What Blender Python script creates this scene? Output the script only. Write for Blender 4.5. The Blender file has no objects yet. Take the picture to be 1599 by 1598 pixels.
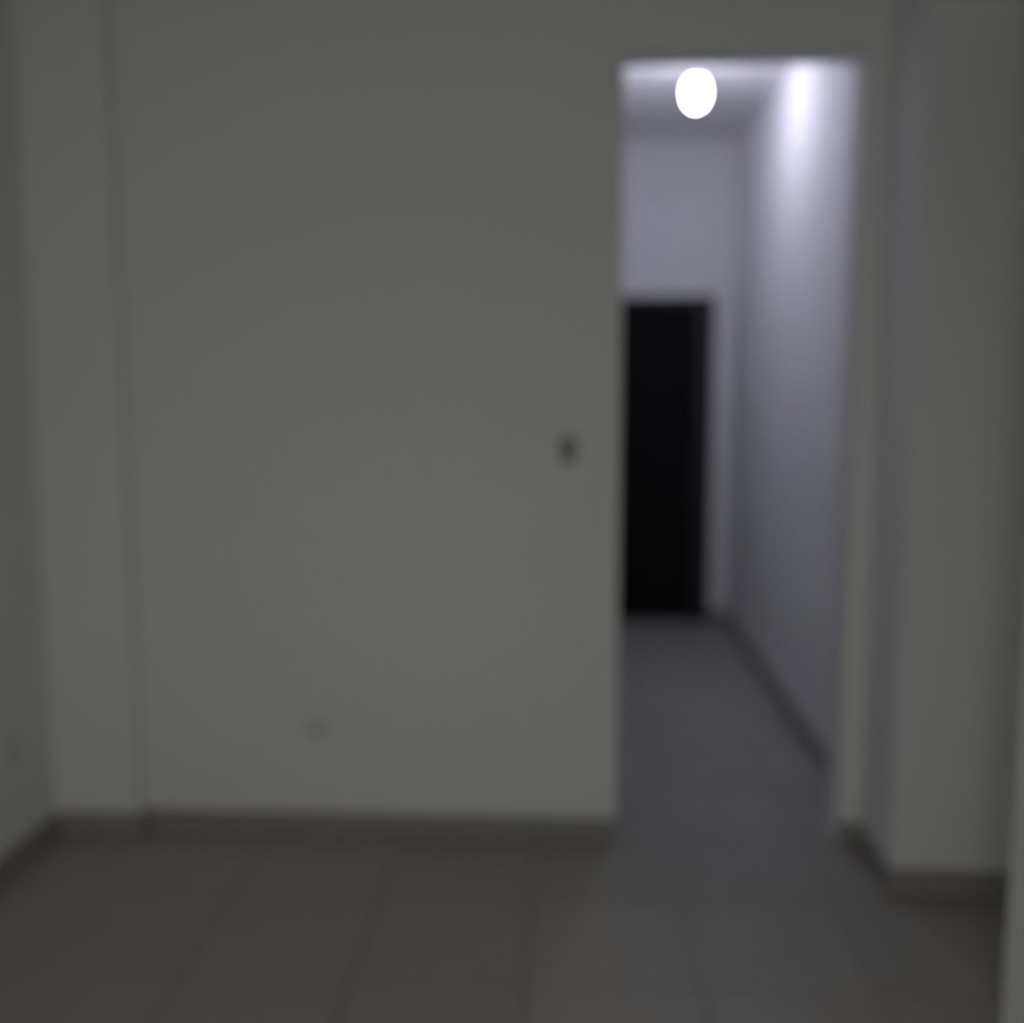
import bpy, bmesh, math, random
from mathutils import Matrix, Vector
random.seed(7)
S = bpy.context.scene
COL = S.collection

# ------------------------------------------------------------------ camera
F_PX, W_PX = 1650.0, 1599.0
cam = bpy.data.cameras.new('camera')
cam_o = bpy.data.objects.new('camera', cam)
COL.objects.link(cam_o)
cam.sensor_fit = 'HORIZONTAL'
cam.sensor_width = 36.0
cam.lens = F_PX / W_PX * 36.0
cam.clip_start = 0.02
cam_o.location = (0, 0, 1.5)
cam_o.rotation_euler = (math.radians(90 - 6.9), 0, math.radians(2.893))
# the photograph is out of focus: the lens was focused closer than anything in the room
cam.dof.use_dof = True
cam.dof.focus_distance = 1.0
cam.dof.aperture_fstop = 1.28
cam.dof.aperture_blades = 0
S.camera = cam_o

# ------------------------------------------------------------------ world, exposure, light
S.view_settings.view_transform = 'Standard'
S.view_settings.look = 'None'
S.view_settings.gamma = 1.0
S.view_settings.use_curve_mapping = False
S.view_settings.exposure = 0.0
w = bpy.data.worlds.new('night_sky')
S.world = w
w.use_nodes = True
w.node_tree.nodes['Background'].inputs[0].default_value = (0.05, 0.06, 0.08, 1)
w.node_tree.nodes['Background'].inputs[1].default_value = 0.05

ROOM_LIGHT = dict(energy=12.7, color=(1.0, 1.0, 0.985), x=-0.3, z=0.65, sx=1.0, sz=0.7)
BULB_STRENGTH = 77.0
BULB_COLOR = (0.93, 0.92, 1.16)

# ------------------------------------------------------------------ plan of the place (metres)
XL, XR = -1.694, 0.965          # room, left and right wall faces
YB, YREAR = 3.35, -0.5          # wall ahead, wall behind the viewer
T = 0.15                        # wall thickness
CEIL = 2.952
OPL, OPR, OPH = 0.172, 0.893, 2.495    # opening to the hallway
HXL, HXR, YEND = 0.02, 1.02, 6.62      # hallway
PY0, PY1 = 2.225, 3.02           # side passage in the right wall
PX1, PH = 2.4, 2.52

# ------------------------------------------------------------------ helpers
def mat(name, color, rough=0.8, spec=0.3, var=0.0, scale=6.0, bump=0.0, bscale=60.0, per_obj=0.0, coat=0.0):
    m = bpy.data.materials.new(name); m.use_nodes = True
    nt = m.node_tree; b = nt.nodes['Principled BSDF']
    b.inputs['Roughness'].default_value = rough
    b.inputs['Specular IOR Level'].default_value = spec
    geo = nt.nodes.new('ShaderNodeNewGeometry')
    n = nt.nodes.new('ShaderNodeTexNoise'); n.inputs['Scale'].default_value = scale; n.inputs['Detail'].default_value = 4
    nt.links.new(geo.outputs['Position'], n.inputs['Vector'])
    r = nt.nodes.new('ShaderNodeMapRange')
    r.inputs['To Min'].default_value = 1 - var; r.inputs['To Max'].default_value = 1 + var
    nt.links.new(n.outputs['Fac'], r.inputs['Value'])
    mul = nt.nodes.new('ShaderNodeVectorMath'); mul.operation = 'SCALE'
    mul.inputs[0].default_value = color[:3]
    val = r.outputs['Result']
    if per_obj:
        oi = nt.nodes.new('ShaderNodeObjectInfo')
        r2 = nt.nodes.new('ShaderNodeMapRange')
        r2.inputs['To Min'].default_value = 1 - per_obj; r2.inputs['To Max'].default_value = 1 + per_obj
        nt.links.new(oi.outputs['Random'], r2.inputs['Value'])
        mm = nt.nodes.new('ShaderNodeMath'); mm.operation = 'MULTIPLY'
        nt.links.new(val, mm.inputs[0]); nt.links.new(r2.outputs['Result'], mm.inputs[1])
        val = mm.outputs[0]
    nt.links.new(val, mul.inputs['Scale'])
    nt.links.new(mul.outputs['Vector'], b.inputs['Base Color'])
    if bump:
        n2 = nt.nodes.new('ShaderNodeTexNoise'); n2.inputs['Scale'].default_value = bscale; n2.inputs['Detail'].default_value = 3
        nt.links.new(geo.outputs['Position'], n2.inputs['Vector'])
        bp = nt.nodes.new('ShaderNodeBump'); bp.inputs['Strength'].default_value = bump; bp.inputs['Distance'].default_value = 0.002
        nt.links.new(n2.outputs['Fac'], bp.inputs['Height']); nt.links.new(bp.outputs['Normal'], b.inputs['Normal'])
    return m

def box(bm, x0, y0, z0, x1, y1, z1, bevel=0.0):
    b2 = bmesh.new()
    bmesh.ops.create_cube(b2, size=1, matrix=Matrix.Translation(((x0+x1)/2, (y0+y1)/2, (z0+z1)/2)) @
                          Matrix.Diagonal((x1-x0, y1-y0, z1-z0, 1)))
    if bevel:
        bmesh.ops.bevel(b2, geom=b2.edges[:], offset=bevel, segments=2, affect='EDGES', profile=0.5)
    tmp = bpy.data.meshes.new('tmp'); b2.to_mesh(tmp); b2.free()
    bm.from_mesh(tmp); bpy.data.meshes.remove(tmp)

def lathe(bm, prof, seg=32, center=(0, 0, 0)):
    rings = []
    for (r, z) in prof:
        if r < 1e-6:
            rings.append([bm.verts.new((center[0], center[1], center[2] + z))])
        else:
            rings.append([bm.verts.new((center[0] + r*math.cos(2*math.pi*k/seg), center[1] + r*math.sin(2*math.pi*k/seg), center[2] + z)) for k in range(seg)])
    for a, b in zip(rings, rings[1:]):
        for k in range(seg):
            k2 = (k+1) % seg
            f = [a[k % len(a)], a[k2 % len(a)], b[k2 % len(b)], b[k % len(b)]]
            u = []
            for v in f:
                if v not in u: u.append(v)
            if len(u) > 2:
                bm.faces.new(u)
    bmesh.ops.recalc_face_normals(bm, faces=bm.faces[:])

def obj(name, bm, m, parent=None, smooth=False, loc=None):
    me = bpy.data.meshes.new(name); bm.to_mesh(me); bm.free()
    me.materials.append(m)
    if smooth:
        for p in me.polygons: p.use_smooth = True
    o = bpy.data.objects.new(name, me); COL.objects.link(o)
    if parent: o.parent = parent
    if loc: o.location = loc
    return o

def boxes(name, lst, m, parent=None, bevel=0.0):
    bm = bmesh.new()
    for b in lst: box(bm, *b, bevel=bevel)
    return obj(name, bm, m, parent)

def struct(o, label):
    o['kind'] = 'structure'; o['label'] = label
    return o

def thing(name, label, cat, loc, rotz=0.0, group=None):
    o = bpy.data.objects.new(name, None); COL.objects.link(o)
    o.empty_display_size = 0.05
    o.location = loc; o.rotation_euler = (0, 0, rotz)
    o['label'] = label; o['category'] = cat
    if group: o['group'] = group
    return o

# ------------------------------------------------------------------ materials
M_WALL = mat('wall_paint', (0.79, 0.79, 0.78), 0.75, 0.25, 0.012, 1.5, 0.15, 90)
M_HALL = mat('wall_paint_lightened', (0.87, 0.87, 0.875), 0.75, 0.25, 0.012, 1.5, 0.15, 90)  # wall paint lightened to raise the bounced light in the hallway
M_CEIL = mat('ceiling_paint_dimmed', (0.5, 0.5, 0.5), 0.85, 0.2, 0.01, 1.5)  # out of view, greyed so less light bounces onto the upper walls
M_TILE = mat('floor_tile', (0.45, 0.44, 0.40), 0.42, 0.35, 0.05, 5.0, 0.05, 30, per_obj=0.03)
M_GROUT = mat('tile_grout', (0.35, 0.34, 0.315), 0.9, 0.2, 0.1, 40)
M_SKIRT = mat('skirting_tile', (0.31, 0.305, 0.29), 0.5, 0.3, 0.05, 5)
M_DOOR = mat('black_door_paint', (0.008, 0.008, 0.0085), 0.55, 0.12, 0.1, 8)
M_DFRAME = mat('dark_door_frame', (0.045, 0.044, 0.048), 0.6, 0.2, 0.08, 8)
M_PLATE = mat('white_plate', (0.70, 0.70, 0.68), 0.4, 0.4)
M_DARK = mat('dark_grey_insert', (0.26, 0.27, 0.26), 0.45, 0.3)
M_SOCK = mat('grey_socket', (0.72, 0.72, 0.71), 0.45, 0.3)
M_HOLE = mat('socket_hole', (0.03, 0.03, 0.03), 0.6, 0.2)
M_HOLDER = mat('white_lampholder', (0.75, 0.75, 0.75), 0.4, 0.4)
M_STEEL = mat('added_frame_paint', (0.6, 0.6, 0.6), 0.4, 0.4)

M_BULB = bpy.data.materials.new('lit_bulb'); M_BULB.use_nodes = True
nt = M_BULB.node_tree
nt.nodes.remove(nt.nodes['Principled BSDF'])
em = nt.nodes.new('ShaderNodeEmission')
em.inputs['Color'].default_value = (*BULB_COLOR, 1); em.inputs['Strength'].default_value = BULB_STRENGTH
nt.links.new(em.outputs[0], nt.nodes['Material Output'].inputs['Surface'])

# ------------------------------------------------------------------ room shell
BT = CEIL + 0.15
# wall ahead, with the doorless opening to the hallway
struct(boxes('wall_back', [(XL - T, YB, -0.1, OPL, YB + T, BT), (OPL, YB, OPH, OPR, YB + T, BT), (OPR, YB, -0.1, XR, YB + T, BT)], M_WALL),
       'plain white wall ahead with a tall doorless opening into the hallway')
struct(boxes('wall_left', [(XL - T, YREAR - T, -0.1, XL, YB, BT)], M_WALL), 'plain white wall on the left of the room')
# shallow pier in the corner between left wall and the wall ahead
struct(boxes('wall_pier', [(XL, 3.305, -0.1, -1.408, YB, BT)], M_WALL), 'shallow white pier in the corner beside the left wall')
# right wall: near stub, passage lintel, then the short return beside the hallway opening
struct(boxes('wall_right', [(XR, YREAR - T, -0.1, XR + T, PY0, BT), (XR, PY0, PH, XR + 0.30, PY1, BT)], M_WALL),
       'white right wall ending at the side passage, only its edge in view')
struct(boxes('wall_passage', [(XR, PY1, -0.1, PX1, YB + T, BT)], M_WALL),
       'white wall block right of the hallway opening, facing the side passage')
struct(boxes('wall_passage_near', [(XR + T, PY0 - T, -0.1, PX1, PY0, BT)], M_WALL), 'near wall of the side passage')
struct(boxes('wall_passage_end', [(PX1, PY0 - T, -0.1, PX1 + T, YB + T, BT)], M_WALL), 'end wall of the side passage')
# wall behind the viewer with an added window opening for the room light
WX, WZ, WSX, WSZ = ROOM_LIGHT['x'], ROOM_LIGHT['z'], ROOM_LIGHT['sx'], ROOM_LIGHT['sz']
wx0, wx1, wz0, wz1 = WX - WSX/2 - .05, WX + WSX/2 + .05, WZ - WSZ/2 - .05, WZ + WSZ/2 + .05
struct(boxes('wall_rear', [(XL - T, YREAR - T, -0.1, wx0, YREAR, BT), (wx1, YREAR - T, -0.1, XR + T, YREAR, BT),
                           (wx0, YREAR - T, -0.1, wx1, YREAR, wz0), (wx0, YREAR - T, wz1, wx1, YREAR, BT)], M_WALL), 'white wall behind the viewer with an added window opening')
win = struct(boxes('added_window_1', [(wx0, YREAR - .11, wz0, wx0 + .05, YREAR - .05, wz1), (wx1 - .05, YREAR - .11, wz0, wx1, YREAR - .05, wz1),
                                (wx0 + .05, YREAR - .11, wz0, wx1 - .05, YREAR - .05, wz0 + .05), (wx0 + .05, YREAR - .11, wz1 - .05, wx1 - .05, YREAR - .05, wz1)],
                   M_STEEL), 'added unseen window frame around the room light')
# ceilings
struct(boxes('ceiling', [(XL, YREAR, CEIL, XR, YB, BT), (XR + T, PY0, CEIL, PX1, PY1, BT)], M_CEIL), 'unseen ceiling of the room, greyed to cut bounced light')
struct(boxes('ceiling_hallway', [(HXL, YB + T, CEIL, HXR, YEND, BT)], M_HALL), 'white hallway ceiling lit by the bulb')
# hallway walls
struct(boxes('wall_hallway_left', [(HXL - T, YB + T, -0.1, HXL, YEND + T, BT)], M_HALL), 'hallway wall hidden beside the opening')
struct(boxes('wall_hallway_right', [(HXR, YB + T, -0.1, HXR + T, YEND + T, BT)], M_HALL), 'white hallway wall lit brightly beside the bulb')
DL, DR, DH = 0.10, 0.91, 2.03
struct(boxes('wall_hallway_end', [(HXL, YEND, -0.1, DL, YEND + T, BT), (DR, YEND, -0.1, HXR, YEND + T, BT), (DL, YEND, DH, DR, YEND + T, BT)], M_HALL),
       'white wall across the end of the hallway above the black door')

# ------------------------------------------------------------------ floor: mortar bed with square tiles
floor = struct(boxes('floor', [(XL - T, YREAR - T, -0.2, XR + T, YB + T, -0.0035), (XR + T, PY0 - T, -0.2, PX1 + T, YB + T, -0.0035),
                               (HXL - T, YB + T, -0.2, HXR + T, YEND + T, -0.0035)], M_GROUT), 'grey-beige square tiled floor of room, passage and hallway')
P, GAP, X0, Y0 = 0.441, 0.006, -0.534, 0.30
areas = [(XL, YREAR, XR, YB), (XR, PY0, PX1, PY1), (OPL, YB, OPR, YB + T), (HXL, YB + T, HXR, YEND)]
cache = {}
def tile(x0, y0, x1, y1):
    key = (round(x1-x0, 3), round(y1-y0, 3))
    if key not in cache:
        hx, hy, c = (x1-x0)/2, (y1-y0)/2, 0.0015
        bm = bmesh.new()
        lo = [bm.verts.new((sx*hx, sy*hy, -0.008)) for sx, sy in ((-1,-1),(1,-1),(1,1),(-1,1))]
        mi = [bm.verts.new((sx*hx, sy*hy, -c)) for sx, sy in ((-1,-1),(1,-1),(1,1),(-1,1))]
        hi = [bm.verts.new((sx*(hx-c), sy*(hy-c), 0)) for sx, sy in ((-1,-1),(1,-1),(1,1),(-1,1))]
        bm.faces.new(hi)
        for a, b in ((lo, mi), (mi, hi)):
            for k in range(4): bm.faces.new((a[k], a[(k+1) % 4], b[(k+1) % 4], b[k]))
        me = bpy.data.meshes.new('tile'); bm.to_mesh(me); bm.free(); me.materials.append(M_TILE)
        cache[key] = me
    o = bpy.data.objects.new('tile', cache[key]); COL.objects.link(o)
    o.parent = floor; o.location = ((x0+x1)/2, (y0+y1)/2, random.uniform(-0.0004, 0.0))
for i in range(-6, 8):
    for j in range(-8, 17):
        cx0, cx1 = X0 + i*P + GAP/2, X0 + (i+1)*P - GAP/2
        cy0, cy1 = Y0 + j*P + GAP/2, Y0 + (j+1)*P - GAP/2
        for (ax0, ay0, ax1, ay1) in areas:
            x0, x1, y0, y1 = max(cx0, ax0), min(cx1, ax1), max(cy0, ay0), min(cy1, ay1)
            if x1 - x0 > 0.012 and y1 - y0 > 0.012: tile(x0, y0, x1, y1)

# ------------------------------------------------------------------ skirting
SK, ST = 0.08, 0.011
def skirt(name, lst, label):
    struct(boxes(name, [(a, b, 0.0005, c, d, SK) for a, b, c, d in lst], M_SKIRT, bevel=0.002), label)
skirt('baseboard_back', [(-1.408, YB - ST, OPL, YB), (OPR, YB - ST, XR - ST, YB)], 'low grey tile skirting along the wall ahead')
skirt('baseboard_left', [(XL, YREAR, XL + ST, 3.305)], 'low grey tile skirting along the left wall')
skirt('baseboard_pier', [(XL + ST, 3.305 - ST, -1.408 + ST, 3.305), (-1.408, 3.305, -1.408 + ST, YB - ST)], 'low grey tile skirting around the corner pier')
skirt('baseboard_right', [(XR - ST, YREAR, XR, PY0 - .02)], 'low grey tile skirting along the right wall')
skirt('baseboard_passage', [(XR - ST, PY1 - ST, XR, YB - ST), (XR, PY1 - ST, PX1, PY1)], 'dark low skirting at the foot of the passage wall block')
skirt('baseboard_hallway_right', [(HXR - ST, YB + T, HXR, YEND)], 'low grey tile skirting along the hallway wall')
skirt('baseboard_hallway_left', [(HXL, YB + T, HXL + ST, YEND)], 'low grey tile skirting along the hidden hallway wall')
skirt('baseboard_hallway_end', [(DR, YEND - ST, HXR - ST, YEND)], 'short skirting beside the black door')

# ------------------------------------------------------------------ black door at the hallway end
door = bpy.data.objects.new('door_1', None); COL.objects.link(door); door.location = ((DL + DR)/2, YEND, 0)
struct(door, 'closed black door at the far end of the hallway')
def dbox(name, lst, m, bevel=0.0):
    cx = (DL + DR)/2
    return boxes(name, [(a-cx, b-YEND, c, d-cx, e-YEND, f) for a, b, c, d, e, f in lst], m, door, bevel)
FW = 0.10
fr = dbox('door_frame', [(DL, YEND - .012, 0.001, DL + .05, YEND + T, DH), (DR - FW, YEND - .012, 0.001, DR, YEND + T, DH),
                         (DL + .05, YEND - .012, DH - .04, DR - FW, YEND + T, DH)], M_DFRAME)
fr['label'] = 'dark grey door frame'
lx0, lx1, ly = DL + .052, DR - FW - .002, YEND + .05
leaf = dbox('door_leaf', [(lx0, ly, 0.008, lx1, ly + .04, DH - .042)], M_DOOR, 0.003)
for z0, z1 in ((0.16, 0.92), (1.08, 1.88)):
    a, b = lx0 + .11, lx1 - .11
    dbox('door_panel', [(a, ly - .008, z0, b, ly, z1)], M_DOOR, 0.004)

# ------------------------------------------------------------------ switch and sockets
def wall_plate(name, label, cat, loc, rotz, kind, group=None):
    """plate lies in local xz, faces local -y"""
    t = thing(name, label, cat, loc, rotz, group)
    bm = bmesh.new()
    if kind == 'switch':
        box(bm, -.038, -.010, -.058, .038, 0, .058, bevel=.004)
        obj('plate', bm, M_PLATE, t)
        bm = bmesh.new(); box(bm, -.0245, -.0125, -.040, .0245, -.009, .040, bevel=.0015)
        o = obj('insert', bm, M_DARK, t); o['label'] = 'dark grey centre insert'
        for s in (-1, 1):
            bm = bmesh.new(); box(bm, s*.0115 - .0105, -.0165, -.034, s*.0115 + .0105, -.0115, .034, bevel=.002)
            obj('rocker', bm, M_DARK, t)
    else:
        box(bm, -.042, -.010, -.040, .042, 0, .040, bevel=.004)
        obj('plate', bm, M_SOCK, t)
        bm = bmesh.new(); box(bm, -.030, -.0125, -.024, .030, -.009, .024, bevel=.0015)
        obj('insert', bm, M_SOCK, t)
        for s in (-1, 1):
            bm = bmesh.new(); box(bm, s*.012 - .0035, -.0133, -.010, s*.012 + .0035, -.0120, .010)
            obj('socket_slot', bm, M_HOLE, t)
    return t
wall_plate('light_switch', 'small light switch with a dark centre on the wall beside the hallway opening', 'switch', (0.008, YB, 1.293), 0, 'switch')
wall_plate('wall_socket', 'faint grey power socket low on the broad white wall', 'socket', (-0.816, YB, 0.366), 0, 'socket')
wall_plate('wall_socket', 'dim power socket low on the left side wall near the corner pier', 'socket', (XL, 3.03, 0.375), math.radians(90), 'socket')

# ------------------------------------------------------------------ hallway lamp
BX, BY = 0.568, 4.9
lamp = thing('ceiling_bulb', 'bare glowing white bulb hanging under the hallway ceiling', 'light bulb', (BX, BY, CEIL))
bm = bmesh.new(); lathe(bm, [(0, 0), (.045, 0), (.045, -.012), (.032, -.020), (.006, -.024), (0, -.024)])
obj('ceiling_rose', bm, M_HOLDER, lamp, smooth=True)
bm = bmesh.new(); lathe(bm, [(0, -.022), (.004, -.022), (.004, -.055), (0, -.055)], 12)
obj('cord', bm, M_HOLDER, lamp, smooth=True)
bm = bmesh.new(); lathe(bm, [(0, -.053), (.010, -.053), (.019, -.060), (.020, -.095), (0, -.095)])
obj('lamp_holder', bm, M_HOLDER, lamp, smooth=True)
bm = bmesh.new(); lathe(bm, [(0, -.094), (.015, -.094), (.019, -.106), (.028, -.1285), (0, -.1285)])
obj('bulb_base', bm, M_HOLDER, lamp, smooth=True)
bm = bmesh.new()
# frosted egg-shaped envelope above its opaque collar
prof = [(0, -.1275)]
for k in range(0, 19):
    a = math.radians(-46) + k/18*math.radians(136)
    prof.append((.041*math.cos(a), -.172 - .063*math.sin(a)))
lathe(bm, prof)
obj('bulb', bm, M_BULB, lamp, smooth=True)

# ------------------------------------------------------------------ unseen area light added for the dim light from behind the viewer
L = bpy.data.lights.new('unseen_rear_light', 'AREA')
L.shape = 'RECTANGLE'; L.size = WSX; L.size_y = WSZ
L.energy = ROOM_LIGHT['energy']; L.color = ROOM_LIGHT['color']
lo = bpy.data.objects.new('unseen_rear_light', L); COL.objects.link(lo)
lo.location = (WX, YREAR - 0.13, WZ); lo.rotation_euler = (math.radians(90), 0, math.radians(0))
